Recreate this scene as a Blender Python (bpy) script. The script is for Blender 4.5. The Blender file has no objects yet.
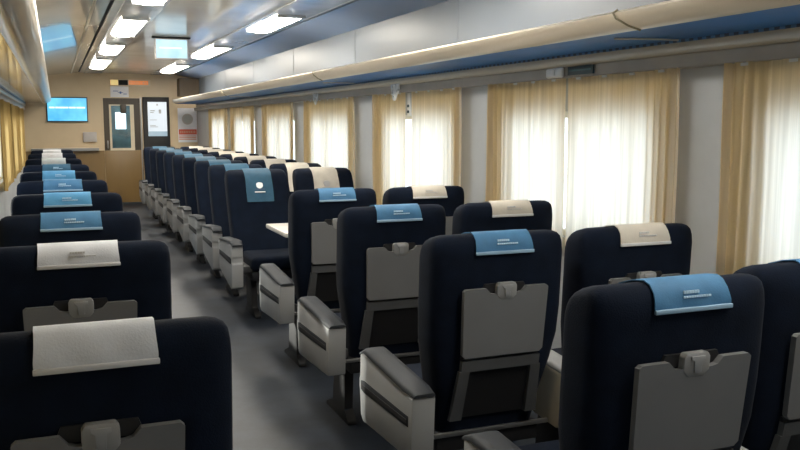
import bpy, bmesh, math, random
from mathutils import Vector, Matrix
random.seed(7)
C = bpy.context.scene.collection
PI = math.pi

# ------------------------------------------------------------------ materials
def mat(name, col, rough=0.6, metal=0.0, spec=0.5, var=0.0, vscale=8.0, bump=0.0, bscale=200.0, emit=None, estr=0.0, coat=0.0, stretch=None):
    m = bpy.data.materials.new(name); m.use_nodes = True
    nt = m.node_tree; b = nt.nodes['Principled BSDF']
    b.inputs['Base Color'].default_value = (*col, 1)
    b.inputs['Roughness'].default_value = rough
    b.inputs['Metallic'].default_value = metal
    b.inputs['Specular IOR Level'].default_value = spec
    if coat: b.inputs['Coat Weight'].default_value = coat
    tc = nt.nodes.new('ShaderNodeTexCoord')
    src = tc.outputs['Object']
    if stretch:
        mp = nt.nodes.new('ShaderNodeMapping'); mp.inputs['Scale'].default_value = stretch
        nt.links.new(src, mp.inputs['Vector']); src = mp.outputs['Vector']
    if var:
        n = nt.nodes.new('ShaderNodeTexNoise'); n.inputs['Scale'].default_value = vscale; n.inputs['Detail'].default_value = 6
        nt.links.new(src, n.inputs['Vector'])
        r = nt.nodes.new('ShaderNodeValToRGB')
        r.color_ramp.elements[0].position = 0.3; r.color_ramp.elements[1].position = 0.7
        r.color_ramp.elements[0].color = (*[c*(1-var) for c in col], 1)
        r.color_ramp.elements[1].color = (*[min(1, c*(1+var)) for c in col], 1)
        nt.links.new(n.outputs['Fac'], r.inputs['Fac']); nt.links.new(r.outputs['Color'], b.inputs['Base Color'])
    if bump:
        n2 = nt.nodes.new('ShaderNodeTexNoise'); n2.inputs['Scale'].default_value = bscale; n2.inputs['Detail'].default_value = 3
        nt.links.new(tc.outputs['Object'], n2.inputs['Vector'])
        bp = nt.nodes.new('ShaderNodeBump'); bp.inputs['Strength'].default_value = bump; bp.inputs['Distance'].default_value = 0.01
        nt.links.new(n2.outputs['Fac'], bp.inputs['Height']); nt.links.new(bp.outputs['Normal'], b.inputs['Normal'])
    if name == 'navy_fabric':
        b.inputs['Sheen Weight'].default_value = 0.02; b.inputs['Sheen Roughness'].default_value = 0.4
    if emit:
        b.inputs['Emission Color'].default_value = (*emit, 1); b.inputs['Emission Strength'].default_value = estr
    return m

M = {}
M['navy'] = mat('navy_fabric', (0.0029, 0.0058, 0.0135), 0.9, spec=0.10, var=0.22, vscale=14, bump=0.15, bscale=260)
M['traygrey'] = mat('grey_tray_plastic', (0.123, 0.1255, 0.1287), 0.5, var=0.06, vscale=5, spec=0.35)
M['framegrey'] = mat('dark_grey_frame', (0.0624, 0.0647, 0.0686), 0.5, var=0.08, spec=0.35)
M['armgrey'] = mat('light_grey_plastic', (0.231, 0.2352, 0.2394), 0.5, var=0.05, vscale=6, spec=0.35)
M['armcream'] = mat('sunlit_cream_plastic', (0.66, 0.59, 0.47), 0.45, var=0.05, vscale=6, spec=0.35)  # cream plastic, lightened to carry the sunlight on the middle armrests
M['padgrey'] = mat('dark_grey_pad', (0.018, 0.021, 0.026), 0.65, spec=0.25, var=0.1, vscale=10)
M['black'] = mat('black_plastic', (0.0048, 0.0048, 0.006), 0.6, var=0.1)
M['latch'] = mat('latch_plastic', (0.20, 0.20, 0.20), 0.35, var=0.05)
M['steel'] = mat('brushed_steel', (0.336, 0.336, 0.336), 0.35, metal=0.9, var=0.08)
M['coverblue'] = mat('blue_headrest_cloth', (0.0376, 0.1229, 0.2358), 0.7, var=0.10, vscale=18, bump=0.1, spec=0.3)
M['coverteal'] = mat('teal_headrest_cloth', (0.0201, 0.073, 0.124), 0.7, var=0.12, vscale=18, bump=0.1, spec=0.3)
M['coversunlit'] = mat('sunlit_blue_headrest_cloth', (0.068, 0.2448, 0.4488), 0.6, var=0.12, vscale=14, bump=0.1, spec=0.3)  # same blue cloth with sunlight put into its colour
M['coverwhite'] = mat('white_headrest_cloth', (0.4816, 0.4988, 0.5332), 0.75, var=0.06, vscale=16, bump=0.1, spec=0.3)
M['covercream'] = mat('cream_headrest_cloth', (0.433, 0.4002, 0.3477), 0.75, var=0.06, vscale=16, bump=0.1, spec=0.3)
M['coverpale'] = mat('pale_headrest_cloth', (0.4, 0.448, 0.48), 0.75, var=0.08, vscale=16, bump=0.1, spec=0.3)
M['hem'] = mat('pale_blue_hem', (0.20, 0.31, 0.42), 0.5)
M['hemwhite'] = mat('white_hem', (0.46, 0.46, 0.47), 0.5)
M['printwhite'] = mat('white_print', (0.80, 0.82, 0.84), 0.6)
M['printgrey'] = mat('grey_print', (0.36, 0.36, 0.37), 0.6)
M['printfaint'] = mat('faint_grey_print', (0.48, 0.48, 0.48), 0.6)
M['printblue'] = mat('pale_blue_print', (0.42, 0.58, 0.72), 0.6)
M['printdark'] = mat('dark_print', (0.03, 0.07, 0.14), 0.6)
M['ceil'] = mat('glossy_ceiling_laminate', (0.84, 0.77, 0.66), 0.20, var=0.08, vscale=2.5, spec=0.5, coat=0.25)
M['slope'] = mat('glossy_grey_panel', (0.76, 0.72, 0.65), 0.13, var=0.07, vscale=2.0, spec=0.6, coat=0.5)
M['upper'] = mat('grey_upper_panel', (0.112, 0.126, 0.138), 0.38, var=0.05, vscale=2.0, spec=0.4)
M['upperslope'] = mat('lightened_sloping_panel', (0.30, 0.32, 0.34), 0.38, var=0.05, vscale=2.0, spec=0.4)  # upper panel grey lightened in colour, since less light reaches the slope
M['wall'] = mat('pale_grey_wall', (0.448, 0.468, 0.488), 0.5, var=0.06, vscale=4)
M['band'] = mat('beige_window_band', (0.374, 0.34, 0.2975), 0.45, var=0.10, vscale=5)
M['rackcream'] = mat('cream_rack_profile', (0.6138, 0.5394, 0.4278), 0.28, var=0.06, vscale=3, coat=0.2)
M['rackblue'] = mat('blue_rack_sheet', (0.025, 0.17, 0.45), 0.45, var=0.12, vscale=3, spec=0.25)
M['endwall'] = mat('beige_end_wall', (0.5704, 0.4508, 0.2944), 0.45, var=0.05, vscale=3)
M['wainscot'] = mat('golden_brown_panel', (0.198, 0.123, 0.045), 0.42, var=0.10, vscale=3, stretch=(1, 1, 0.2))
M['doorbrown'] = mat('dark_brown_door', (0.0385, 0.0252, 0.0126), 0.45, var=0.2, vscale=6, stretch=(4, 4, 0.4))
M['soffit'] = mat('brown_soffit', (0.102, 0.069, 0.036), 0.5, var=0.08)
M['creamframe'] = mat('cream_frame', (0.62, 0.54, 0.40), 0.45, var=0.05)
M['greybox'] = mat('pale_grey_box', (0.46, 0.43, 0.41), 0.5, var=0.05)
M['gap'] = mat('black_gap', (0.006, 0.006, 0.006), 0.8)
M['seam'] = mat('seam_line', (0.15, 0.16, 0.17), 0.6)
M['channel'] = mat('metal_light_channel', (0.66, 0.65, 0.64), 0.22, metal=0.35, var=0.15, vscale=4)
M['table'] = mat('white_table_laminate', (0.4488, 0.4284, 0.3876), 0.4, var=0.04)
M['white'] = mat('white_plastic', (0.78, 0.78, 0.77), 0.4, var=0.03)
M['paper'] = mat('white_paper', (0.72, 0.73, 0.78), 0.7, var=0.04)
M['inkblue'] = mat('blue_ink', (0.10, 0.18, 0.42), 0.7)
M['inkred'] = mat('red_ink', (0.62, 0.10, 0.06), 0.6)
M['inkpink'] = mat('faded_red_ink', (0.62, 0.30, 0.22), 0.6)
M['inkgrey'] = mat('grey_ink', (0.42, 0.43, 0.42), 0.6)
M['yellow'] = mat('yellow_panel', (0.85, 0.66, 0.28), 0.5, emit=(1, 0.75, 0.3), estr=0.35)
M['ledorange'] = mat('orange_display', (0.8, 0.25, 0.05), 0.5, emit=(1.0, 0.30, 0.07), estr=0.4)
M['teal'] = mat('dark_teal_plate', (0.010, 0.035, 0.045), 0.4)
M['tealstripe'] = mat('teal_stripe', (0.04, 0.11, 0.12), 0.4)
M['olive'] = mat('olive_joint_band', (0.17, 0.15, 0.09), 0.5)
M['vestblue'] = mat('blue_vestibule_panel', (0.06, 0.14, 0.20), 0.5, var=0.3, vscale=5)
M['diffuser'] = mat('lit_diffuser', (0.9, 0.9, 0.88), 0.4, emit=(1.0, 0.94, 0.83), estr=28.0)

def floor_material():
    m = bpy.data.materials.new('speckled_vinyl_floor'); m.use_nodes = True
    nt = m.node_tree; b = nt.nodes['Principled BSDF']
    tc = nt.nodes.new('ShaderNodeTexCoord')
    n = nt.nodes.new('ShaderNodeTexNoise'); n.inputs['Scale'].default_value = 5; n.inputs['Detail'].default_value = 8; n.inputs['Roughness'].default_value = 0.7
    v = nt.nodes.new('ShaderNodeTexVoronoi'); v.inputs['Scale'].default_value = 120
    nt.links.new(tc.outputs['Object'], n.inputs['Vector']); nt.links.new(tc.outputs['Object'], v.inputs['Vector'])
    r = nt.nodes.new('ShaderNodeValToRGB')
    r.color_ramp.elements[0].position = 0.35; r.color_ramp.elements[0].color = (0.004, 0.006, 0.010, 1)
    r.color_ramp.elements[1].position = 0.68; r.color_ramp.elements[1].color = (0.016, 0.022, 0.034, 1)
    nt.links.new(n.outputs['Fac'], r.inputs['Fac'])
    r2 = nt.nodes.new('ShaderNodeValToRGB')
    r2.color_ramp.elements[0].position = 0.0; r2.color_ramp.elements[0].color = (1.5, 1.5, 1.5, 1)
    r2.color_ramp.elements[1].position = 0.25; r2.color_ramp.elements[1].color = (1, 1, 1, 1)
    nt.links.new(v.outputs['Distance'], r2.inputs['Fac'])
    mx = nt.nodes.new('ShaderNodeMix'); mx.data_type = 'RGBA'; mx.blend_type = 'MULTIPLY'; mx.inputs[0].default_value = 1
    nt.links.new(r.outputs['Color'], mx.inputs[6]); nt.links.new(r2.outputs['Color'], mx.inputs[7])
    nt.links.new(mx.outputs[2], b.inputs['Base Color'])
    b.inputs['Roughness'].default_value = 0.48; b.inputs['Specular IOR Level'].default_value = 0.35
    return m
M['floor'] = floor_material()

def curtain_material(name, col, trans):
    m = bpy.data.materials.new(name); m.use_nodes = True
    nt = m.node_tree; nt.nodes.remove(nt.nodes['Principled BSDF'])
    out = nt.nodes['Material Output']
    d = nt.nodes.new('ShaderNodeBsdfDiffuse'); t = nt.nodes.new('ShaderNodeBsdfTranslucent')
    tc = nt.nodes.new('ShaderNodeTexCoord'); mp = nt.nodes.new('ShaderNodeMapping'); mp.inputs['Scale'].default_value = (1, 60, 1.2)
    n = nt.nodes.new('ShaderNodeTexNoise'); n.inputs['Scale'].default_value = 1.0; n.inputs['Detail'].default_value = 5
    nt.links.new(tc.outputs['Object'], mp.inputs['Vector']); nt.links.new(mp.outputs['Vector'], n.inputs['Vector'])
    r = nt.nodes.new('ShaderNodeValToRGB')
    r.color_ramp.elements[0].position = 0.30; r.color_ramp.elements[0].color = (*[c*0.66 for c in trans], 1)  # darker vertical streaks paint the shade of folds into the cloth
    r.color_ramp.elements[1].position = 0.66; r.color_ramp.elements[1].color = (*trans, 1)
    nt.links.new(n.outputs['Fac'], r.inputs['Fac'])
    nt.links.new(r.outputs['Color'], t.inputs['Color'])
    d.inputs['Color'].default_value = (*col, 1)
    mx = nt.nodes.new('ShaderNodeMixShader'); mx.inputs[0].default_value = 0.55
    nt.links.new(d.outputs[0], mx.inputs[1]); nt.links.new(t.outputs[0], mx.inputs[2])
    nt.links.new(mx.outputs[0], out.inputs['Surface'])
    return m
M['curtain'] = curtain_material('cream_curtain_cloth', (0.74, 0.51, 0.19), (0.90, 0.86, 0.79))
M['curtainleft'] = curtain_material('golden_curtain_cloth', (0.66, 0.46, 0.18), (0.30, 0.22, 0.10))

def glass_material():
    m = bpy.data.materials.new('window_glass'); m.use_nodes = True
    nt = m.node_tree; nt.nodes.remove(nt.nodes['Principled BSDF'])
    out = nt.nodes['Material Output']
    t = nt.nodes.new('ShaderNodeBsdfTransparent'); t.inputs['Color'].default_value = (0.93, 0.95, 0.95, 1)
    g = nt.nodes.new('ShaderNodeBsdfGlossy'); g.inputs['Roughness'].default_value = 0.03
    mx = nt.nodes.new('ShaderNodeMixShader'); mx.inputs[0].default_value = 0.08
    nt.links.new(t.outputs[0], mx.inputs[1]); nt.links.new(g.outputs[0], mx.inputs[2]); nt.links.new(mx.outputs[0], out.inputs['Surface'])
    return m
M['glass'] = glass_material()

def screen_material(name, c1, c2, strength, scale=3.0):
    m = bpy.data.materials.new(name); m.use_nodes = True
    nt = m.node_tree; b = nt.nodes['Principled BSDF']
    tc = nt.nodes.new('ShaderNodeTexCoord'); n = nt.nodes.new('ShaderNodeTexNoise'); n.inputs['Scale'].default_value = scale; n.inputs['Detail'].default_value = 2
    r = nt.nodes.new('ShaderNodeValToRGB')
    r.color_ramp.elements[0].position = 0.35; r.color_ramp.elements[0].color = (*c1, 1)
    r.color_ramp.elements[1].position = 0.7; r.color_ramp.elements[1].color = (*c2, 1)
    nt.links.new(tc.outputs['Object'], n.inputs['Vector']); nt.links.new(n.outputs['Fac'], r.inputs['Fac'])
    b.inputs['Base Color'].default_value = (0.02, 0.03, 0.04, 1)
    b.inputs['Roughness'].default_value = 0.3
    nt.links.new(r.outputs['Color'], b.inputs['Emission Color']); b.inputs['Emission Strength'].default_value = strength
    return m
M['scrblue'] = screen_material('cyan_screen', (0.06, 0.42, 0.78), (0.16, 0.66, 0.95), 1.0, 4)
M['scrpale'] = screen_material('pale_blue_screen', (0.42, 0.68, 0.86), (0.60, 0.82, 0.93), 1.0, 6)
M['scrline'] = screen_material('white_screen_stripe', (0.75, 0.92, 1.0), (0.85, 0.95, 1.0), 1.1)
M['scrwhite'] = screen_material('white_info_screen', (0.62, 0.68, 0.72), (0.72, 0.77, 0.80), 0.95, 2)
M['scrfoot'] = screen_material('blue_grey_screen_footer', (0.30, 0.42, 0.50), (0.42, 0.52, 0.58), 0.8)

# ------------------------------------------------------------------ mesh helpers
def box(bm, x0, x1, y0, y1, z0, z1, bev=0.0, seg=2):
    vs = [bm.verts.new((x, y, z)) for x in (x0, x1) for y in (y0, y1) for z in (z0, z1)]
    idx = [(0, 1, 3, 2), (4, 6, 7, 5), (0, 4, 5, 1), (2, 3, 7, 6), (0, 2, 6, 4), (1, 5, 7, 3)]
    fs = [bm.faces.new([vs[i] for i in f]) for f in idx]
    if bev:
        es = list({e for f in fs for e in f.edges})
        bmesh.ops.bevel(bm, geom=es, offset=bev, segments=seg, affect='EDGES', profile=0.5)
    return bm

def prism(bm, pts, a, b, axis='x', bev=0.0, f=None):
    """polygon pts (u,v) extruded from a to b along axis; u,v are the two other axes in order"""
    def mk(u, v, w):
        p = {'x': (w, u, v), 'y': (u, w, v), 'z': (u, v, w)}[axis]
        return f(p) if f else p
    A = [bm.verts.new(mk(u, v, a)) for u, v in pts]; B = [bm.verts.new(mk(u, v, b)) for u, v in pts]
    n = len(pts); fs = [bm.faces.new(A), bm.faces.new(list(reversed(B)))]
    for i in range(n):
        fs.append(bm.faces.new((A[i], B[i], B[(i+1) % n], A[(i+1) % n])))
    if bev:
        es = list({e for ff in fs for e in ff.edges})
        bmesh.ops.bevel(bm, geom=es, offset=bev, segments=2, affect='EDGES', profile=0.5)
    return bm

def rings(bm, rs, cap=True):
    V = [[bm.verts.new(p) for p in r] for r in rs]
    n = len(V[0])
    for a, b in zip(V, V[1:]):
        for i in range(n):
            bm.faces.new((a[i], a[(i+1) % n], b[(i+1) % n], b[i]))
    if cap:
        bm.faces.new(list(reversed(V[0]))); bm.faces.new(V[-1])
    return bm

def tube(bm, pts, r, n=8):
    pts = [Vector(p) for p in pts]; rs = []
    for i, p in enumerate(pts):
        t = (pts[min(i+1, len(pts)-1)] - pts[max(i-1, 0)]).normalized()
        u = t.cross(Vector((0, 0, 1)) if abs(t.z) < 0.9 else Vector((1, 0, 0))).normalized(); w = t.cross(u)
        rs.append([p + r*(math.cos(2*PI*k/n)*u + math.sin(2*PI*k/n)*w) for k in range(n)])
    return rings(bm, rs)

def cyl(bm, c, r, d, axis='y', n=20):
    rs = []
    for s in (-d/2, d/2):
        ring = []
        for k in range(n):
            a = 2*PI*k/n; u, v = r*math.cos(a), r*math.sin(a)
            ring.append({'y': (c[0]+u, c[1]+s, c[2]+v), 'x': (c[0]+s, c[1]+u, c[2]+v), 'z': (c[0]+u, c[1]+v, c[2]+s)}[axis])
        rs.append(ring)
    return rings(bm, rs)

def obj(name, bm, m, parent=None, smooth=True, angle=35, loc=(0, 0, 0)):
    bmesh.ops.recalc_face_normals(bm, faces=bm.faces[:])
    me = bpy.data.meshes.new(name); bm.to_mesh(me); bm.free()
    me.materials.append(m)
    if smooth:
        for p in me.polygons: p.use_smooth = True
        me.set_sharp_from_angle(angle=math.radians(angle))
    o = bpy.data.objects.new(name, me); C.objects.link(o); o.location = loc
    if parent: o.parent = parent
    return o

def new(): return bmesh.new()
def bx(*a, **k): return box(new(), *a, **k)

def tag(o, label, cat, group=None, kind=None):
    o['label'] = label; o['category'] = cat
    if group: o['group'] = group
    if kind: o['kind'] = kind
    return o
def thing(name, label, cat, loc=(0, 0, 0), rotz=0, group=None):
    o = bpy.data.objects.new(name, None); C.objects.link(o); o.location = loc; o.rotation_euler = (0, 0, rotz)
    o.empty_display_size = 0.1
    return tag(o, label, cat, group)
def struct(name, bm, m, label, cat, parent=None, smooth=False):
    o = obj(name, bm, m, parent, smooth=smooth)
    if parent is None: tag(o, label, cat, None, 'structure')
    return o

# ------------------------------------------------------------------ the coach body
XR, XL, YN, YE = 2.43, -0.52, -1.6, 16.0
ZC = 2.32
struct('floor', bx(XL-0.1, XR+0.1, YN, YE+0.1, -0.06, 0.0), M['floor'], 'dark blue-grey speckled vinyl floor along the aisle', 'floor')

# windows along both walls: (near edge, far edge) of the curtained bay
BAYS = [(-1.20, 0.42), (0.95, 2.627), (2.879, 4.567), (4.934, 6.541), (7.07, 8.653), (9.098, 10.553), (11.137, 12.656), (13.056, 14.612)]
BAYS = [(a*0.984, b*0.984) for a, b in BAYS]
SPLIT = [-0.4, 1.75, 3.743, 5.876, 7.97, 9.85, 11.9, 13.85]
SPLIT = [a*0.984 for a in SPLIT]
Z0, Z1 = 0.86, 1.51
INS = 0.17
def side_wall(name, xin, xout, label):
    bm = new(); a, b = min(xin, xout), max(xin, xout)
    box(bm, a, b, YN, YE, 0, Z0); box(bm, a, b, YN, YE, Z1, 2.36)
    y = YN
    for (y0, y1) in BAYS:
        box(bm, a, b, y, y0+INS, Z0, Z1); y = y1-INS
    box(bm, a, b, y, YE, Z0, Z1)
    return struct(name, bm, M['wall'], label, 'wall')
side_wall('wall_right', XR, XR+0.09, 'pale grey side wall with a row of curtained windows, right of the seats')
side_wall('wall_left', XL, XL-0.09, 'side wall behind the single seats at the left edge')

def window(n, y0, y1, sp, side):
    s = 1 if side == 'right' else -1
    xin = XR if s > 0 else XL
    a, b = y0+INS, y1-INS
    bm = new(); t = 0.035
    def bb(xa, xb, *r): box(bm, min(xa, xb), max(xa, xb), *r, bev=0.004)
    xa, xb = xin+s*0.035, xin+s*0.075
    bb(xa, xb, a, b, Z0, Z0+t); bb(xa, xb, a, b, Z1-t, Z1); bb(xa, xb, a, a+t, Z0+t, Z1-t); bb(xa, xb, b-t, b, Z0+t, Z1-t)
    w = obj('window_%d' % n, bm, M['white'])
    tag(w, '%s window of the coach in the bay %d from the camera, seen through its curtains' % (side + '-hand', n if s > 0 else n-20), 'window', None, 'structure')
    obj('glass_pane', bx(*sorted((xin+s*0.052, xin+s*0.058)), a+t, b-t, Z0+t, Z1-t), M['glass'], w, smooth=False)
    mu = obj('mullion', bx(*sorted((xin+s*0.012, xin+s*0.048)), sp-0.03, sp+0.03, Z0+t, Z1-t, bev=0.004), M['white'], w)
    if s > 0 and y0 > 4.5 and y0 < 5.2:
        bar = obj('daylight_strip', bx(XR-0.022, XR-0.001, sp+0.000, sp+0.055, 1.505, 1.668, bev=0.004), M['white'], w)  # added white bar, stands in for daylight showing between the curtains
        for z in (1.574, 1.532):
            obj('latch', bx(XR-0.028, XR-0.0225, sp+0.012, sp+0.044, z-0.010, z+0.010, bev=0.003), M['teal'], bar)
    # daylight sampling through this opening
    L = bpy.data.lights.new('window_daylight_portal', 'AREA'); L.shape = 'RECTANGLE'; L.size = b-a; L.size_y = Z1-Z0
    L.cycles.is_portal = True
    lo = bpy.data.objects.new('window_daylight_portal', L); C.objects.link(lo)
    lo.location = (xin+s*0.10, (a+b)/2, (Z0+Z1)/2)
    lo.rotation_euler = Matrix(((0, 0, s), (1, 0, 0), (0, 1 if s > 0 else 1, 0))).to_euler() if False else ((0, PI/2 if s > 0 else -PI/2, 0))
    L.size, L.size_y = Z1-Z0, b-a
for i, ((y0, y1), sp) in enumerate(zip(BAYS, SPLIT)):
    window(i+1, y0, y1, sp, 'right')
for i, ((y0, y1), sp) in enumerate(zip(BAYS, SPLIT)):
    window(i+21, y0, y1, sp, 'left')

# ceiling, sloping panels, upper side panels
struct('ceiling', bx(0.435, 2.02, YN, YE, ZC, ZC+0.03), M['ceil'], 'glossy beige flat ceiling between the two light channels', 'ceiling')
def panel(name, pts, m, label):
    return struct(name, prism(new(), pts, YN, YE, 'y'), m, label, 'ceiling panel')
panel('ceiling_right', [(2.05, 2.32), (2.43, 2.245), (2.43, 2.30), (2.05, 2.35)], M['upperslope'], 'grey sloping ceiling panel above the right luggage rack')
panel('ceiling_left', [(0.405, 2.32), (0.30, 2.312), (-0.30, 2.235), (-0.52, 2.10), (-0.52, 2.36), (0.405, 2.36)], M['slope'], 'glossy grey sloping ceiling panel above the left luggage rack')
struct('trim_1', bx(0.405, 0.435, YN, YE, ZC+0.012, ZC+0.035), M['gap'], 'thin black gap running along the left of the ceiling', 'trim')
struct('trim_2', bx(2.02, 2.05, YN, YE, ZC+0.012, ZC+0.035), M['gap'], 'thin black gap running along the right of the ceiling', 'trim')
bm = prism(new(), [(0.29, 2.303), (0.31, 2.306), (0.31, 2.316), (0.29, 2.314)], YN, YE, 'y')
struct('trim_3', bm, M['creamframe'], 'pale seam strip along the left sloping ceiling panel', 'trim')
bm = new()
for yy in (0.9, 3.0, 5.02, 7.05, 9.1, 11.1, 13.1, 15.0):
    box(bm, 2.424, 2.4305, yy, yy+0.006, 1.86, 2.245)
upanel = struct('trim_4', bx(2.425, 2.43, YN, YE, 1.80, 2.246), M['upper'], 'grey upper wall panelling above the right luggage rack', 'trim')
bm2 = new()
for yy in (0.9, 3.0, 5.02, 7.05, 9.1, 11.1, 13.1, 15.0):
    box(bm2, 2.4225, 2.4249, yy, yy+0.004, 1.86, 2.245)
bm.free()
obj('panel_seam', bm2, M['seam'], upanel, smooth=False)
# band under the racks, above the curtains
bm = new(); box(bm, 2.375, XR, YN, YE, 1.672, 1.729, bev=0.006)
struct('trim_5', bm, M['band'], 'beige band above the right-hand curtains', 'trim')
bm = new(); box(bm, XL, -0.465, YN, YE, 1.672, 1.729, bev=0.006)
struct('trim_6', bm, M['band'], 'beige band above the left-hand curtains', 'trim')
struct('wall_back', bx(XL-0.1, XR+0.1, YN-0.08, YN, 0, 2.40), M['endwall'], 'beige end wall behind the camera', 'wall')

# end wall with a doorway hole
DX0, DX1, DZ = 0.80, 1.42, 1.887
bm = new()
box(bm, XL-0.1, DX0, YE, YE+0.06, 0, 2.40); box(bm, DX1, XR+0.1, YE, YE+0.06, 0, 2.40); box(bm, DX0, DX1, YE, YE+0.06, DZ, 2.40)
struct('wall_end', bm, M['endwall'], 'beige end wall of the coach around the door', 'wall')
bm = new()
box(bm, XL, DX0-0.005, YE-0.02, YE, 0.10, 0.965); box(bm, DX1+0.005, 1.455, YE-0.02, YE, 0.10, 0.965)
struct('trim_7', bm, M['wainscot'], 'golden brown lower panelling on the end wall', 'trim')
struct('baseboard_end', bx(XL, DX0-0.005, YE-0.024, YE, 0, 0.10), M['gap'], 'dark skirting along the foot of the end wall', 'baseboard')
# door leaf with window
door = thing('door_1', 'brown end door with a cream-framed window and golden lower half', 'door', (0, 0, 0)); door['kind'] = 'structure'
bm = new()
box(bm, DX0, 0.895, YE-0.01, YE+0.03, 0.965, DZ); box(bm, 1.315, DX1, YE-0.01, YE+0.03, 0.965, DZ); box(bm, 0.895, 1.315, YE-0.01, YE+0.03, 1.775, DZ)
obj('upper_leaf', bm, M['doorbrown'], door, smooth=False)
obj('lower_leaf', bx(DX0, DX1, YE-0.015, YE+0.03, 0.03, 0.965, bev=0.004), M['wainscot'], door)
bm = new(); e = 0.035
box(bm, 0.895, 0.895+e, YE-0.022, YE+0.02, 0.965, 1.775); box(bm, 1.25, 1.25+e, YE-0.022, YE+0.02, 0.965, 1.775)
box(bm, 0.93, 1.25, YE-0.022, YE+0.02, 0.965, 1.005); box(bm, 0.93, 1.25, YE-0.022, YE+0.02, 1.755, 1.775)
box(bm, 1.285, 1.315, YE-0.01, YE+0.02, 0.965, 1.775)
obj('window_frame', bm, M['creamframe'], door, smooth=False)
obj('glass_pane', bx(0.93, 1.25, YE, YE+0.006, 1.005, 1.755), M['glass'], door, smooth=False)
obj('door_closer', bx(1.085, 1.185, YE-0.05, YE-0.004, 1.62, 1.775, bev=0.008), M['doorbrown'], door)
obj('handle', bx(0.845, 0.865, YE-0.05, YE-0.015, 1.0, 1.14, bev=0.006), M['steel'], door)
struct('trim_8', bx(1.425, 1.443, YE-0.03, YE, 0, 1.90), M['steel'], 'pale metal jamb strip right of the end door', 'trim')
# vestibule beyond the door
bm = new()
box(bm, 0.3, 0.36, YE+0.06, YE+1.7, 0, 2.4); box(bm, 1.9, 1.96, YE+0.06, YE+1.7, 0, 2.4)
box(bm, 0.3, 1.96, YE+0.06, YE+1.7, 2.34, 2.4)
struct('wall_vestibule', bm, M['creamframe'], 'cream vestibule walls seen through the end door window', 'wall')
struct('floor_vestibule', bx(0.3, 1.96, YE+0.1, YE+1.7, -0.06, 0), M['floor'], 'vestibule floor beyond the end door', 'floor')
bm = new()
box(bm, 0.3, 1.10, YE+1.64, YE+1.7, 0, 2.4); box(bm, 1.30, 1.96, YE+1.64, YE+1.7, 0, 2.4)
box(bm, 1.10, 1.30, YE+1.64, YE+1.7, 0, 1.33); box(bm, 1.10, 1.30, YE+1.64, YE+1.7, 1.66, 2.4)
dv = struct('door_2', bm, M['vestblue'], 'blue far vestibule door with a bright window', 'door')
obj('glass_pane', bx(1.10, 1.30, YE+1.66, YE+1.67, 1.33, 1.66), M['glass'], dv, smooth=False)
tag(obj('vestibule_lamp', bx(0.9, 1.3, YE+0.8, YE+1.2, 2.30, 2.34, bev=0.01), M['diffuser']), 'lit ceiling lamp in the vestibule beyond the end door', 'lamp')

# soffit at the far right corner
struct('trim_9', bx(2.08, XR, YE-0.35, YE, 1.925, 2.244, bev=0.01), M['soffit'], 'dark brown boxed corner at the far end of the right rack', 'trim')

# ------------------------------------------------------------------ end wall fittings
YF = YE-0.001
t = thing('wall_monitor', 'bright cyan screen on the end wall above the left row of seats', 'monitor', (0.207, YF, 1.467))
obj('casing', bx(-0.335, 0.335, -0.05, 0.0, 0, 0.43, bev=0.008), M['framegrey'], t)
obj('screen', bx(-0.318, 0.318, -0.054, -0.0505, 0.02, 0.412), M['scrblue'], t, smooth=False)
bm = new()
for x0, x1 in ((-0.29, -0.20), (-0.19, 0.02), (0.03, 0.14), (0.15, 0.29)): box(bm, x0, x1, -0.0575, -0.0545, 0.235, 0.262)
obj('text_line', bm, M['scrline'], t, smooth=False)

t = thing('wall_ledge', 'pale narrow ledge along the end wall left of the door', 'ledge', (0.30, YE-0.021, 0.968))
obj('top', bx(-0.70, 0.40, -0.09, 0.021, 0.0, 0.05, bev=0.008), M['creamframe'], t)
obj('front_edge', bx(-0.70, 0.40, -0.10, -0.092, -0.005, 0.045, bev=0.003), M['armgrey'], t)
t = thing('wall_cabinet', 'small pale grey box on the end wall above the ledge', 'box', (0.56, YF, 1.117))
obj('body', bx(-0.113, 0.113, -0.06, 0, 0, 0.176, bev=0.008), M['greybox'], t)
obj('lid', bx(-0.10, 0.10, -0.066, -0.0605, 0.012, 0.164, bev=0.002), M['greybox'], t)

t = thing('led_display', 'yellow, black and orange display strip above the end door', 'display', (1.27, YF, 2.105))
obj('casing', bx(-0.345, 0.345, -0.035, 0, 0, 0.11, bev=0.005), M['creamframe'], t)
obj('yellow_panel', bx(-0.335, -0.205, -0.040, -0.0355, 0.008, 0.102), M['yellow'], t, smooth=False)
obj('dark_panel', bx(-0.20, -0.04, -0.041, -0.0355, 0.012, 0.10), M['gap'], t, smooth=False)
bm = new(); random.seed(3)
x = -0.02
while x < 0.31:
    w = random.uniform(0.02, 0.034)
    box(bm, x, x+w, -0.041, -0.0355, 0.022, 0.03); box(bm, x, x+w, -0.041, -0.0355, 0.08, 0.09)
    box(bm, x, x+0.008, -0.041, -0.0355, 0.03, 0.08); box(bm, x+w-0.008, x+w, -0.041, -0.0355, 0.03, 0.08)
    x += w+0.008
obj('orange_lettering', bm, M['ledorange'], t, smooth=False)

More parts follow.
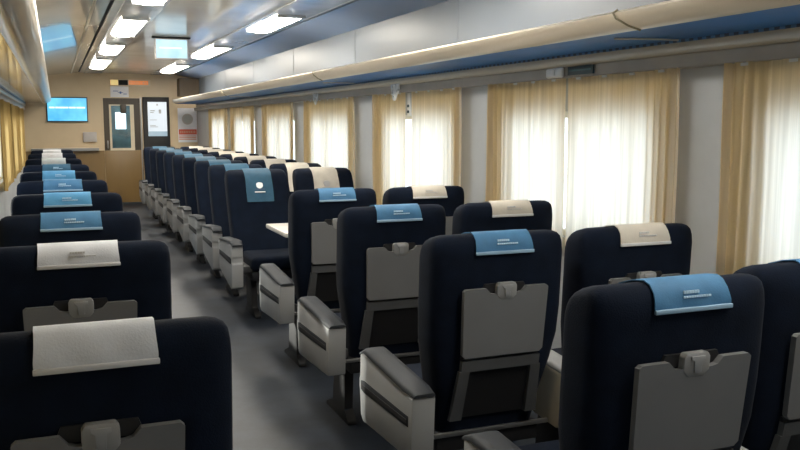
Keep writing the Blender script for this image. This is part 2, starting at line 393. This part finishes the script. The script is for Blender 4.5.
t = thing('paper_notice', 'white paper notice with a blue sketch above the end door', 'notice', (1.085, YF, 1.905))
obj('sheet', bx(-0.155, 0.155, -0.014, -0.010, 0.0, 0.19), M['paper'], t, smooth=False)
obj('mount', bx(-0.12, 0.12, -0.010, 0, 0.02, 0.17), M['creamframe'], t, smooth=False)
bm = new(); box(bm, -0.11, -0.02, -0.0165, -0.0145, 0.10, 0.112); box(bm, 0.0, 0.03, -0.0165, -0.0145, 0.06, 0.10); box(bm, -0.03, 0.06, -0.0165, -0.0145, 0.075, 0.084); box(bm, 0.06, 0.12, -0.0165, -0.0145, 0.05, 0.062)
obj('drawing', bm, M['inkblue'], t, smooth=False)

t = thing('info_kiosk', 'tall black kiosk with a white lit screen right of the end door', 'kiosk', (1.70, YE-0.002, 0))
obj('cabinet', bx(-0.232, 0.228, -0.07, 0, 0, 1.912, bev=0.008), M['black'], t)
obj('screen', bx(-0.152, 0.178, -0.075, -0.0705, 1.215, 1.824), M['scrwhite'], t, smooth=False)
obj('screen_footer', bx(-0.152, 0.178, -0.078, -0.0755, 1.215, 1.30), M['scrfoot'], t, smooth=False)
for (a, b, z, h) in ((-0.11, -0.03, 1.66, .018), (-0.11, -0.05, 1.63, .015), (0.04, 0.08, 1.62, .07), (0.0, 0.03, 1.76, .03), (-0.12, -0.02, 1.40, .012), (-0.12, 0.02, 1.375, .012), (-0.12, 0.0, 1.50, .01)):
    obj('screen_text', bx(a, b, -0.0775, -0.0755, z, z+h), M['inkgrey'], t, smooth=False)

t = thing('wall_poster', 'pale poster with a grey round emblem and red band on the end wall', 'poster', (2.25, YF, 1.10))
obj('sheet', bx(-0.17, 0.17, -0.014, 0, 0, 0.62), M['paper'], t, smooth=False)
obj('emblem', cyl(new(), (0, -0.0155, 0.42), 0.10, 0.003), M['greybox'], t, smooth=False)
obj('emblem_ring', cyl(new(), (0, -0.0165, 0.42), 0.075, 0.003), M['inkgrey'], t, smooth=False)
bm = new(); box(bm, -0.16, 0.16, -0.0165, -0.0145, 0.14, 0.235)
bd = obj('red_band', bm, M['inkred'], t, smooth=False)
bm = new(); random.seed(5); x = -0.14
while x < 0.12:
    w = random.uniform(0.012, 0.03); box(bm, x, x+w, -0.0190, -0.0167, 0.165, 0.21); x += w+0.012
obj('lettering', bm, M['inkpink'], bd, smooth=False)
bm = new()
for z in (0.105, 0.075, 0.045): box(bm, -0.16, 0.15, -0.0165, -0.0145, z, z+0.018)
obj('text_lines', bm, M['inkpink'], t, smooth=False)

# ------------------------------------------------------------------ ceiling lights and hanging screen
for name, xa, xb, lab, n in (('trim_10', 0.50, 0.80, 'metal light channel along the left of the ceiling', 0), ('trim_11', 1.62, 1.97, 'metal light channel along the right of the ceiling', 1)):
    bm = new(); box(bm, xa, xb, YN, YE, ZC-0.012, ZC+0.001, bev=0.004)
    struct(name, bm, M['channel'], lab, 'trim', smooth=True)
def ceiling_light(xc, w, y0, y1, label, group):
    t = thing('ceiling_light', label, 'ceiling light', (xc, (y0+y1)/2, ZC-0.012), 0, group)
    L = (y1-y0)/2; rs = []
    for yy in (-L, -L+0.03, L-0.03, L):
        d = 0.032 if abs(yy) < L-0.001 else 0.022
        top = [(w/2, yy, 0.0), (-w/2, yy, 0.0)]
        arc = [(-w/2*math.cos(a), yy, -d*math.sin(a)) for a in [PI*k/10 for k in range(1, 10)]]
        rs.append(top+arc)
    obj('diffuser', rings(new(), rs), M['diffuser'], t, angle=50)
    for s in (-1, 1):
        obj('end_cap', bx(-w/2, w/2, *sorted((s*(L+0.001), s*(L+0.014))), -0.026, 0.0, bev=0.004), M['channel'], t)
nth = ['nearest', 'second', 'third', 'farthest']
for i, (a, b) in enumerate([(2.5, 3.9), (4.95, 6.40), (7.40, 8.80), (9.85, 11.2), (12.2, 14.2)]):
    if i: ceiling_light(0.65, 0.22, a, b, 'lit fluorescent ceiling light, %s of the four in the left channel' % nth[i-1], 'left ceiling lights')
    else: ceiling_light(0.65, 0.22, a, b, 'lit ceiling light of the left channel, overhead above the frame', 'left ceiling lights')
for i, (a, b) in enumerate([(0.6, 2.0), (3.6, 5.0), (6.78, 7.95), (9.75, 11.4), (13.0, 14.9)]):
    lab = 'lit fluorescent ceiling light, %s of the three in the right channel' % ['nearest', 'middle', 'farthest'][i-2] if i >= 2 else 'lit ceiling light of the right channel, %s overhead above the frame' % ('first', 'second')[i]
    ceiling_light(1.795, 0.235, a, b, lab, 'right ceiling lights')

t = thing('hanging_screen', 'small pale blue screen hanging from the middle of the ceiling', 'monitor', (1.135, 9.05, ZC))
obj('bracket', bx(-0.19, 0.19, -0.03, 0.03, -0.018, -0.001, bev=0.004), M['gap'], t)
obj('casing', bx(-0.165, 0.165, -0.02, 0.02, -0.225, -0.019, bev=0.006), M['greybox'], t)
obj('screen', bx(-0.153, 0.153, -0.0235, -0.0205, -0.213, -0.03), M['scrpale'], t, smooth=False)
obj('text_line', bx(-0.12, 0.10, -0.026, -0.0237, -0.12, -0.105), M['scrline'], t, smooth=False)

# ------------------------------------------------------------------ luggage racks
def rack_material():
    m = bpy.data.materials.new('slotted_rack_edge'); m.use_nodes = True
    nt = m.node_tree; b = nt.nodes['Principled BSDF']
    tc = nt.nodes.new('ShaderNodeTexCoord'); w = nt.nodes.new('ShaderNodeTexWave'); w.bands_direction = 'Y'; w.inputs['Scale'].default_value = 6.5
    nt.links.new(tc.outputs['Object'], w.inputs['Vector'])
    r = nt.nodes.new('ShaderNodeValToRGB'); r.color_ramp.interpolation = 'CONSTANT'
    r.color_ramp.elements[0].color = (0.015, 0.03, 0.06, 1); r.color_ramp.elements[1].position = 0.5; r.color_ramp.elements[1].color = (0.06, 0.16, 0.32, 1)
    nt.links.new(w.outputs['Fac'], r.inputs['Fac']); nt.links.new(r.outputs['Color'], b.inputs['Base Color']); b.inputs['Roughness'].default_value = 0.4
    return m
M['rackslots'] = rack_material()
def rack(side):
    s = 1 if side == 'right' else -1
    x0 = XR if s > 0 else XL
    t = thing('luggage_rack', 'long cream and blue luggage rack above the %s-hand windows' % side, 'luggage rack', (x0, 0, 1.73))
    def X(d): return -s*d      # d = distance from wall into the coach
    y0, y1 = YN+0.01, YE-0.36 if s > 0 else YE-0.08
    # front lip : rounded slanted cream profile
    if s < 0: prof = [(0.335, 0.060), (0.325, 0.075), (0.36, 0.105), (0.41, 0.128), (0.445, 0.134), (0.478, 0.124), (0.474, 0.100), (0.44, 0.072), (0.40, 0.058)]
    else: prof = [(0.415, 0.060), (0.405, 0.075), (0.425, 0.105), (0.450, 0.128), (0.470, 0.134), (0.484, 0.124), (0.478, 0.100), (0.455, 0.072), (0.435, 0.058)]
    obj('front_lip', prism(new(), [(X(d), z) for d, z in prof], y0, y1, 'y'), M['rackcream'], t, angle=60)
    obj('shelf', prism(new(), [(X(0.055), 0.055), (X(0.43 if s > 0 else 0.345), 0.058), (X(0.43 if s > 0 else 0.345), 0.066), (X(0.055), 0.063)], y0, y1, 'y'), M['rackblue' if s > 0 else 'slope'], t, smooth=False)
    obj('slot_strip', prism(new(), [(X(0.067), 0.044), (X(0.074), 0.044), (X(0.074), 0.0545), (X(0.067), 0.0545)], y0, y1, 'y'), M['rackslots'], t, smooth=False)
    obj('wall_rail', prism(new(), [(X(0.001), 0.0), (X(0.062), 0.0), (X(0.070), 0.012), (X(0.066), 0.050), (X(0.055), 0.056), (X(0.001), 0.056)], y0, y1, 'y'), M['rackcream'], t, angle=60)
    for yy in ([2.70, 6.7, 10.8] if s > 0 else []):
        pts = [(X(0.438), yy-0.10, 0.055), (X(0.462), yy-0.06, 0.074), (X(0.487), yy-0.015, 0.105), (X(0.489), yy, 0.126), (X(0.470), yy, 0.138)]
        obj('joint_band', tube(new(), pts, 0.004, 6), M['olive'], t)
        pts = [(X(0.10), yy+0.10, 0.049), (X(0.18), yy+0.105, 0.050), (X(0.26), yy+0.13, 0.051), (X(0.35), yy+0.18, 0.052)]
        obj('shelf_rod', tube(new(), pts, 0.004, 6), M['rackcream'], t)
    return t
rack('right'); rack('left')

# ------------------------------------------------------------------ curtains
ORD = ['zeroth', 'nearest', 'second', 'third', 'fourth', 'fifth', 'sixth', 'seventh']
def curtain(xp, ya, yb, outer, label, group, seed, s, hooks=True):
    """panel from ya to yb; outer = 'a' or 'b' is the bunched wall-side edge"""
    rnd = random.Random(seed)
    ny, nz = 110, 16; zt, zb = 1.674, 0.80
    W = yb-ya; bm = new(); grid = []
    ph = [rnd.uniform(0, 6.28) for _ in range(4)]
    k1, k2 = rnd.uniform(9, 12), rnd.uniform(17, 23)
    for j in range(nz+1):
        f = j/nz; z = zt+(zb-zt)*f; row = []
        for i in range(ny+1):
            u = i/ny; y = ya+W*u
            d = (y-ya) if outer == 'a' else (yb-y)          # distance from the bunched edge
            bunch = math.exp(-(d/0.16)**2)
            a = 0.006+0.004*f
            xo = a*math.sin(2*PI*k1*0.5*y+ph[0]+0.4*f)+0.4*a*math.sin(2*PI*k2*0.5*y+ph[1]-0.5*f)
            xo += bunch*0.017*math.sin(2*PI*d/0.052+ph[2]+0.6*f)
            xo += 0.0025*math.sin(2*PI*y*14+ph[3])*(1-f)
            yy = y+0.012*math.sin(3*f+ph[2])*(f if f < .5 else 1-f)
            row.append(bm.verts.new((xp+s*(xo-bunch*0.012), yy, z)))
        grid.append(row)
    for j in range(nz):
        for i in range(ny):
            bm.faces.new((grid[j][i], grid[j][i+1], grid[j+1][i+1], grid[j+1][i]))
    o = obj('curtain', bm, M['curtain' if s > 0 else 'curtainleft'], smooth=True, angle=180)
    tag(o, label, 'curtain', group)
    # header tape and hooks
    pts = [(v[0], v[1], v[2]) for v in [(p.co.x, p.co.y, p.co.z) for p in o.data.vertices][:ny+1]]
    if hooks:
        n = 4
        for q in range(n):
            i = int((q+0.5)/n*ny); p = pts[i]
            bm = bx(p[0]-s*0.010, p[0]-s*0.006, p[1]-0.018, p[1]+0.018, p[2]-0.014, p[2]-0.003) if s > 0 else bx(p[0]+0.006, p[0]+0.010, p[1]-0.018, p[1]+0.018, p[2]-0.014, p[2]-0.003)
            obj('hook', bm, M['white'], o, smooth=False)
    return o
for i, ((a, b), sp) in enumerate(zip(BAYS, SPLIT)):
    if i == 0: continue
    g0, g1 = (0.008, 0.008) if i != 3 else (0.085, 0.03)
    curtain(2.385, a, sp-g0, 'a', 'near half of the cream curtains on the %s window of the right wall' % ORD[i], 'right-hand curtains', 10+i, 1, i < 5)
    curtain(2.385, sp+g1, b, 'b', 'far half of the cream curtains on the %s window of the right wall' % ORD[i], 'right-hand curtains', 30+i, 1, i < 5)
LB = [0, 'first', 'second', 0, 0, 'third', 'fourth', 'fifth']
for i, ((a, b), sp) in enumerate(zip(BAYS, SPLIT)):
    if i in (0, 3, 4): continue  # the two nearest curtained bays are out of view, added to block sun
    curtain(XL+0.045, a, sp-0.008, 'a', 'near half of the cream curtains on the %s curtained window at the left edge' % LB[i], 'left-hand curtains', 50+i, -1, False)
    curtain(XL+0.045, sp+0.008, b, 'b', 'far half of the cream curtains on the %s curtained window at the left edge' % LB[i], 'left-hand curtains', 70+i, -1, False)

# small fittings above the curtains
t = thing('seat_number_plate', 'dark teal seat number plate on the band above the second right window', 'sign', (2.373, 3.56, 1.683))
obj('plate', bx(-0.008, 0.001, -0.125, 0.09, 0.0, 0.042, bev=0.002), M['teal'], t)
obj('stripe', bx(-0.0095, -0.0082, -0.11, 0.075, 0.018, 0.026), M['tealstripe'], t, smooth=False)
t = thing('rail_bracket', 'white plastic bracket beside the dark seat number plate', 'bracket', (2.373, 3.76, 1.676))
obj('body', bx(-0.022, 0.001, -0.075, 0.075, 0.0, 0.05, bev=0.012, seg=3), M['white'], t)
obj('clip', bx(-0.03, -0.0225, -0.02, 0.02, 0.01, 0.04, bev=0.004), M['white'], t)
def cords(y, label, n, seed):
    rnd = random.Random(seed)
    t = thing('hanging_strap', label, 'strap', (2.34, y, 1.73))
    for k in range(n):
        pts = []; y0 = rnd.uniform(-0.10, 0.02); y1 = rnd.uniform(-0.02, 0.09); dep = rnd.uniform(0.04, 0.12)
        for q in range(11):
            f = q/10
            pts.append((rnd.uniform(-0.004, 0.004)-0.012*k/n, y0+(y1-y0)*f, -dep*math.sin(PI*f)+0.004))
        obj('cord', tube(new(), pts, 0.006, 6), M['white'], t)
    obj('knot', bx(-0.02, 0.005, -0.02, 0.02, -0.035, 0.0, bev=0.009), M['white'], t)
    return t
cords(5.88, 'tangled white straps hanging from the rack over the third right window', 5, 2)
cords(7.97, 'short white strap hanging from the rack over the fourth right window', 2, 4)

# ------------------------------------------------------------------ seats
ZP = [0.36, 0.42, 0.50, 0.60, 0.70, 0.80, 0.90, 0.96, 1.00, 1.032, 1.055, 1.069, 1.078, 1.082]
HWP = [0.190, 0.196, 0.207, 0.228, 0.246, 0.250, 0.250, 0.250, 0.250, 0.248, 0.245, 0.237, 0.223, 0.205]
YFP = [0.272, 0.264, 0.248, 0.226, 0.208, 0.197, 0.190, 0.187, 0.184, 0.178, 0.168, 0.153, 0.134, 0.112]
def interp(tab, z):
    if z <= ZP[0]: return tab[0]
    for a, b, u, v in zip(ZP, ZP[1:], tab, tab[1:]):
        if z <= b: return u+(v-u)*(z-a)/(b-a)
    return tab[-1]
YBP = [0.100, 0.085, 0.062, 0.038, 0.022, 0.012, 0.005, 0.002, 0.0, 0, 0, 0, 0, 0]
for k, v in zip(range(9, 14), (0.003, 0.012, 0.026, 0.044, 0.064)): YBP[k] = v
yb = lambda z: interp(YBP, z)
yf = lambda z: interp(YFP, z)

LEAN = 0.0
def tilt_top(bm):
    # the head end slopes down a little towards the front
    for v in bm.verts:
        if v.co.z > 0.97: v.co.z -= max(0.0, v.co.y-0.025)*0.24*min(1.0, (v.co.z-0.97)/0.085)
    return bm
def lean(bm):
    tilt_top(bm)
    for v in bm.verts: v.co.y += LEAN*max(0.0, 1.0-max(v.co.z, 0.45))
    return bm
def superring(hw, y0, y1, z, n=40, e=5.0):
    r = []
    for k in range(n):
        a = 2*PI*(k+0.5)/n; c, s = math.cos(a), math.sin(a)
        r.append((hw*math.copysign(abs(c)**(2/e), c), (y0+y1)/2+(y1-y0)/2*math.copysign(abs(s)**(2/e), s), z))
    return r

def backmap(off):
    """maps a panel built at y = 0 onto the leaning rear plane of the backrest"""
    return lambda p: (p[0], p[1]+yb(min(p[2], 1.00))+off, p[2])

def cover_mesh(hw, front, back=1.012):
    zs = [back, 1.020, 1.028, 1.040, 1.055, 1.069, 1.078]
    path = [(yb(z)-0.007, z) for z in zs]
    path[5] = (yb(1.069)-0.005, 1.073); path[6] = (yb(1.078)-0.003, 1.085)
    path += [(0.088, 1.0895)]
    path += [(yf(1.078)+0.003, 1.085), (yf(1.069)+0.005, 1.073), (yf(1.055)+0.007, 1.056)]
    path += [(yf(z)+0.007, z) for z in (1.032, 1.0, 0.96, 0.92, 0.87, front)]
    bm = new(); nx = 14; g = []; rnd = random.Random(4)
    for j, (y, z) in enumerate(path):
        row = []
        for i in range(nx+1):
            u = -1+2*i/nx
            wv = 0.0015*math.sin(7*u+j*0.7)
            row.append(bm.verts.new((hw*u*(1+0.012*math.sin(j)), y+(-wv if j < 7 else wv), z)))
        g.append(row)
    for j in range(len(path)-1):
        for i in range(nx): bm.faces.new((g[j][i], g[j][i+1], g[j+1][i+1], g[j+1][i]))
    bmesh.ops.recalc_face_normals(bm, faces=bm.faces[:])
    bmesh.ops.solidify(bm, geom=bm.faces[:], thickness=0.003)
    return bm

def armrest(parent, xc, S=0.0, middle=False):
    """side armrest: light panel with a dark slot, dark pad on top; the one between two seats is plain"""
    w = 0.085
    x0, x1 = xc-w/2, xc+w/2
    pts = [(-0.02, 0.325), (-0.035, 0.545), (0.30, 0.570), (0.43, 0.578), (0.485, 0.568), (0.492, 0.48), (0.486, 0.47), (0.486, 0.435), (0.494, 0.425), (0.485, 0.325), (0.46, 0.305)]
    if S: pts = pts[:9]+[(0.485, 0.25), (0.45, 0.235)]
    if middle: pts = [(0.055, 0.335), (-0.045, 0.520), (-0.045, 0.545), (0.30, 0.570), (0.43, 0.578), (0.470, 0.568), (0.475, 0.42), (0.42, 0.36)]
    a = obj('armrest', prism(new(), [(y+S, z) for y, z in pts], x0, x1, 'x', bev=0.007), M['armcream' if middle else 'armgrey'], parent)
    n = 9; rs = []
    for k in range(n):
        f = k/(n-1); y = S-0.04+0.545*f; z = 0.547+0.034*min(1, f*1.15)-0.022*max(0, (f-0.85)/0.15)**2
        th = 0.020 if 0 < k < n-1 else 0.012
        hw = w/2+0.004 if 0 < k < n-1 else w/2-0.004
        rs.append([(xc+hw*cx, y, z+th*cz) for cx, cz in ((-1, 0), (-0.98, 0.55), (-0.75, 0.93), (-0.3, 1), (0.3, 1), (0.75, 0.93), (0.98, 0.55), (1, 0))])
    obj('pad', rings(new(), rs), M['armgrey' if middle else 'padgrey'], a, angle=60)
    for s in (-1, 1) if not middle else ():
        xs = sorted((xc+s*(w/2-0.004), xc+s*(w/2+0.0015)))
        obj('slot', prism(new(), [(S+y, z) for y, z in ((0.0, 0.437), (0.0, 0.475), (0.44, 0.472), (0.475, 0.465), (0.475, 0.430), (0.44, 0.424))], xs[0], xs[1], 'x', bev=0.001), M['padgrey'], a)
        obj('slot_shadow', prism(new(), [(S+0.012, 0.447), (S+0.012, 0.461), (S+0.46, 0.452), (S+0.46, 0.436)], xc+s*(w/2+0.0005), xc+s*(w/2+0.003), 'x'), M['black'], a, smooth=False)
    return a

def make_seat(width, arms, facing, label, cover, logo, tray=True, middle=False):
    global LEAN
    k = width/0.50; LEAN = 0.36 if facing else 0.0; S = 0.36 if facing else 0.0
    root = thing('train_seat', label, 'seat')
    rs = [superring(h*k, yb_, yf_, z) for h, yb_, yf_, z in zip([max(h, 0.252) if facing and z < 1.0 else h for h, z in zip(HWP, ZP)], YBP, YFP, ZP)]
    obj('backrest', lean(rings(new(), rs)), M['navy'], root, angle=50)
    # cushion
    bm = new(); box(bm, -0.205*k, 0.205*k, 0.17+S*0.7, 0.64+S*0.55, 0.355, 0.465, bev=0.035, seg=3)
    obj('seat_cushion', bm, M['navy'], root, angle=60)
    obj('base_frame', bx(-0.20*k, 0.20*k, 0.10+S*.8, 0.60+S*0.6, 0.285, 0.354, bev=0.008), M['black'], root)
    obj('base_rail', bx(-0.235*k, 0.235*k, 0.085+S*.8, 0.098+S*.8, 0.345, 0.362, bev=0.003), M['steel'], root)
    for s in (-1, 1):
        l = obj('leg', prism(new(), [(0.20, 0.0), (0.56, 0.0), (0.56, 0.02), (0.44, 0.06), (0.42, 0.284), (0.24, 0.284), (0.26, 0.06), (0.20, 0.02)] if not S else [(0.20+S*.7, 0.0), (0.56+S*.7, 0.0), (0.56+S*.7, 0.02), (0.44+S*.7, 0.06), (0.42+S*.7, 0.284), (0.24+S*.7, 0.284), (0.26+S*.7, 0.06), (0.20+S*.7, 0.02)], s*0.16*k-0.022, s*0.16*k+0.022, 'x', bev=0.004), M['black'], root)
    for a in arms: armrest(root, a, S, middle)
    for a in arms:
        obj('arm_bracket', bx(*sorted((a-math.copysign(0.04, a), math.copysign(0.19*k, a))), 0.16+S, 0.40+S, 0.345, 0.39, bev=0.004), M['framegrey'], root)
    if tray:
        tw = 0.160*k**0.3
        bm = new()
        pts = [(-tw, 0.886), (-tw+0.008, 0.893), (-0.078, 0.893), (-0.062, 0.876), (-0.045, 0.872), (0.045, 0.872), (0.062, 0.876), (0.078, 0.893), (tw-0.008, 0.893), (tw, 0.886), (tw-0.006, 0.662), (tw-0.018, 0.650), (-tw+0.018, 0.650), (-tw+0.006, 0.662)]
        prism(bm, pts, -0.030, -0.012, 'y', f=backmap(0.0))
        tr = obj('tray_table', bm, M['traygrey'], root, angle=30)
        la = obj('latch', prism(new(), [(-0.037, 0.866), (-0.037, 0.900), (-0.030, 0.910), (0.030, 0.910), (0.037, 0.900), (0.037, 0.866), (0.023, 0.852), (-0.023, 0.852)], -0.032, -0.008, 'y', bev=0.003, f=backmap(0)), M['latch'], tr)
        obj('latch_recess', prism(new(), [(-0.088, 0.874), (-0.075, 0.905), (0.075, 0.905), (0.088, 0.874)], -0.0105, -0.001, 'y', f=backmap(0)), M['black'], tr, smooth=False)
        # the turn-key of the latch
        bm = prism(new(), [(-0.010, 0.862), (-0.010, 0.892), (-0.020, 0.894), (-0.020, 0.903), (0.020, 0.903), (0.020, 0.894), (0.010, 0.892), (0.010, 0.862)], -0.036, -0.0322, 'y', bev=0.001, f=backmap(0))
        obj('latch_key', bm, M['armgrey'], tr)
        # tray support frame and dark pocket below it
        bm = new()
        prism(bm, [(-tw+0.01, 0.638), (tw-0.01, 0.638), (tw-0.01, 0.598), (-tw+0.01, 0.598)], -0.024, -0.004, 'y', f=backmap(0))
        prism(bm, [(-tw+0.004, 0.60), (-tw+0.042, 0.60), (-tw+0.034, 0.41), (-tw-0.010, 0.41)], -0.024, -0.004, 'y', f=backmap(0))
        prism(bm, [(tw-0.042, 0.60), (tw-0.004, 0.60), (tw+0.010, 0.41), (tw-0.034, 0.41)], -0.024, -0.004, 'y', f=backmap(0))
        obj('tray_frame', bm, M['framegrey'], root, angle=30)
        obj('gap_strip', prism(new(), [(-tw+0.012, 0.652), (tw-0.012, 0.652), (tw-0.012, 0.636), (-tw+0.012, 0.636)], -0.012, -0.001, 'y', f=backmap(0)), M['black'], root, smooth=False)
        bm = prism(new(), [(-0.115, 0.597), (0.115, 0.597), (0.122, 0.415), (-0.122, 0.415)], -0.009, 0.0, 'y', f=backmap(0))
        obj('back_pocket', bm, M['black'], root, smooth=False)
    cw = 0.108 if k < 1.05 else 0.118
    cv = obj('headrest_cover', lean(cover_mesh(cw, 0.825)), M[cover], root, angle=60)
    dark = logo == 'printgrey'
    # hem along the rear edge
    obj('hem', bx(-cw*1.02, cw*1.03, yb(1.012)-0.0125, yb(1.012)-0.004, 1.006, 1.017, bev=0.002), M['hemwhite' if dark else 'hem'], cv)
    if facing:
        y = yf(0.92)+0.0105
        obj('printed_emblem', lean(cyl(new(), (0, y+0.002, 0.955), 0.027, 0.006)), M['printwhite' if not dark else 'printgrey'], cv, smooth=False)
        bm = prism(new(), [(-0.040, 0.925), (0.040, 0.925), (0.040, 0.917), (-0.040, 0.917)], y, y+0.006, 'y')
        obj('printed_line', lean(bm), M['printdark' if not dark else 'printgrey'], cv, smooth=False)
        obj('printed_caption', lean(bx(-0.042, 0.042, y+0.001, y+0.009, 0.898, 0.905)), M['printwhite' if not dark else 'printgrey'], cv, smooth=False)
    else:
        # two short printed lines on the rear flap: a small heading and a longer line
        bm = new(); rnd = random.Random(11)
        for z, x0, x1, h in ((1.049, -0.026, 0.014, 0.0065), (1.039, -0.028, 0.044, 0.0045)):
            x = x0
            while x < x1:
                w = rnd.uniform(0.004, 0.007)
                yy = yb(z)-0.0095
                box(bm, x, x+w, yy-0.0016, yy+0.002, z, z+h); x += w+0.0018
        obj('printed_lettering', bm, M['printfaint' if dark else 'printblue'], cv, smooth=False)
    return root

def kids(o): return [c for c in bpy.data.objects if c.parent == o]
def dup(root, loc, rotz, label, group):
    r = root.copy(); C.objects.link(r); r.location = loc; r.rotation_euler = (0, 0, rotz); r['label'] = label; r['group'] = group
    def rec(src, dst):
        for ch in kids(src):
            c = ch.copy(); C.objects.link(c); c.parent = dst; rec(ch, c)
    rec(root, r)
    return r
def recolour(root, cover):
    for c in kids(root):
        if c.name.startswith('headrest_cover'):
            c.material_slots[0].link = 'OBJECT'; c.material_slots[0].material = M[cover]

N = ['first', 'second', 'third', 'fourth', 'fifth', 'sixth', 'seventh', 'eighth', 'ninth', 'tenth', 'eleventh', 'twelfth']
protos = {}
def put(key, maker, loc, rotz, label, group, cover=None):
    if key not in protos:
        r = maker(label); r.location = loc; r.rotation_euler = (0, 0, rotz); r['group'] = group; protos[key] = r
    else:
        r = dup(protos[key], loc, rotz, label, group)
    if cover: recolour(r, cover)
    return r

# right-hand pairs: (aisle x, window x, y of the head fold)
AW = [(1.388, 1.955, 1.60), (1.408, 1.985, 2.555), (1.432, 2.010, 3.58), (1.475, 2.045, 4.63)]
for i, (xa, xw, y) in enumerate(AW):
    put('away_blue', lambda l: make_seat(0.51, [-0.31], False, l, 'coverblue', 'printwhite'), (xa, y-0.018, 0), 0,
        'navy aisle seat with blue head cloth, %s from the camera in the right block' % N[i], 'right aisle seats showing their backs', 'coverblue').scale = ((1.03, 1.01, 1.0, 1.0)[i], 1, 1)
    put('away_cream', lambda l: make_seat(0.50, [-0.286], False, l, 'covercream', 'printgrey', middle=True), (xw, y-0.03+(0.10 if i == 0 else 0), 0), 0,
        'navy window seat seen from behind, %s from the camera at right' % N[i] + ('' if i == 0 else ', cream head cloth'), 'right window seats showing their backs', 'covercream' if i else 'coverblue')
FA = [(xa, xa+0.565, 6.80+0.89*k) for k, xa in enumerate((1.503, 1.515, 1.522, 1.526, 1.526, 1.526, 1.526, 1.526, 1.526))]
for i, (xa, xw, y) in enumerate(FA):
    put('face_blue', lambda l: make_seat(0.50, [0.315], True, l, 'coverteal', 'printwhite', tray=False), (xa, y+0.17, 0), PI,
        ('navy aisle seat facing the camera across the white table, blue emblem head cloth' if i == 0 else 'navy aisle seat facing the camera, %s behind the one at the table' % N[i-1]), 'right aisle seats facing the camera', 'coverteal')
    put('face_cream', lambda l: make_seat(0.50, [0.262], True, l, 'covercream', 'printgrey', tray=False, middle=True), (xw, y+0.17, 0), PI,
        ('navy window seat facing the camera at the white table, pale emblem head cloth' if i == 0 else 'navy window seat with pale cloth facing the camera, %s behind the table seat' % N[i-1]), 'right window seats facing the camera', 'covercream')
# single seats on the left
LS = [(0.052, 1.62, 'coverwhite'), (0.050, 2.80, 'coverwhite'), (0.045, 3.78, 'coverblue'), (0.045, 4.87, 'coversunlit'), (0.030, 6.0, 'coverblue'),
      (0.010, 7.13, 'coversunlit'), (-0.005, 8.30, 'coverteal'), (-0.03, 9.75, 'coverpale'), (-0.05, 11.4, 'coverwhite'), (-0.055, 12.9, 'coverwhite')]
cn = {'coverwhite': 'white', 'coverblue': 'blue', 'coversunlit': 'sunlit-toned blue', 'coverteal': 'teal blue', 'coverpale': 'pale grey-blue'}
for i, (x, y, c) in enumerate(LS):
    lab = 'single navy seat with %s head cloth, %s from camera in left row' % (cn[c], N[i])
    if c in ('coverwhite', 'coverpale'):
        put('left_white', lambda l: make_seat(0.565, [0.345], False, l, 'coverwhite', 'printgrey'), (x, y-0.018, 0), 0, lab, 'single seats of the left row', c).scale = (0.90 if i == 0 else 1, 1, 1)
    else:
        put('left_blue', lambda l: make_seat(0.565, [0.345], False, l, 'coverblue', 'printwhite'), (x, y-0.018, 0), 0, lab, 'single seats of the left row', c)

# the nearest white cloth on the left is plain
for c in kids(protos['left_white']):
    if c.name.startswith('headrest_cover'):
        for g in kids(c):
            if g.name.startswith('printed'): bpy.data.objects.remove(g)
# table of the facing bay
t = thing('bay_table', 'white wall table between the facing seats of the right block', 'table', (2.43, 5.70, 0.70))
obj('table_top', bx(-1.06, -0.055, -0.28, 0.28, 0.0, 0.032, bev=0.008), M['table'], t)
obj('wall_bracket', bx(-0.075, -0.002, -0.20, 0.20, -0.12, -0.001, bev=0.006), M['framegrey'], t)
obj('leg', prism(new(), [(-0.50, -0.70), (-0.42, -0.70), (-0.44, -0.001), (-0.48, -0.001)], -0.03, 0.03, 'y', bev=0.004), M['steel'], t)

# ------------------------------------------------------------------ daylight, camera, colour
w = bpy.data.worlds.new('daylight_sky'); bpy.context.scene.world = w; w.use_nodes = True
bg = w.node_tree.nodes['Background']; bg.inputs['Color'].default_value = (0.77, 0.89, 1.0, 1); bg.inputs['Strength'].default_value = 3.1

cam = bpy.data.cameras.new('camera'); co = bpy.data.objects.new('camera', cam); C.objects.link(co)
cam.sensor_width = 36; cam.lens = 36*850/800; cam.clip_start = 0.05
sun = bpy.data.lights.new('low_sun', 'SUN'); sun.energy = 8.0; sun.angle = math.radians(1.5); sun.color = (1.0, 0.95, 0.86)
so = bpy.data.objects.new('low_sun', sun); C.objects.link(so)
so.rotation_euler = Vector((0.50, -0.65, -0.27)).to_track_quat('-Z', 'Y').to_euler(); so.location = (-6, 8, 6)
co.location = (0, 0, 1.45)
co.rotation_euler = (math.radians(90-6.8428), 0, math.radians(-21.949))
sc = bpy.context.scene; sc.camera = co
sc.view_settings.view_transform = 'Standard'; sc.view_settings.look = 'None'; sc.view_settings.exposure = 0.35; sc.view_settings.gamma = 1.0
sc.view_settings.use_curve_mapping = False
sc.cycles.max_bounces = 10; sc.cycles.diffuse_bounces = 6; sc.cycles.transparent_max_bounces = 12
sc.cycles.use_denoising = True
sc.cycles.sample_clamp_indirect = 6.0
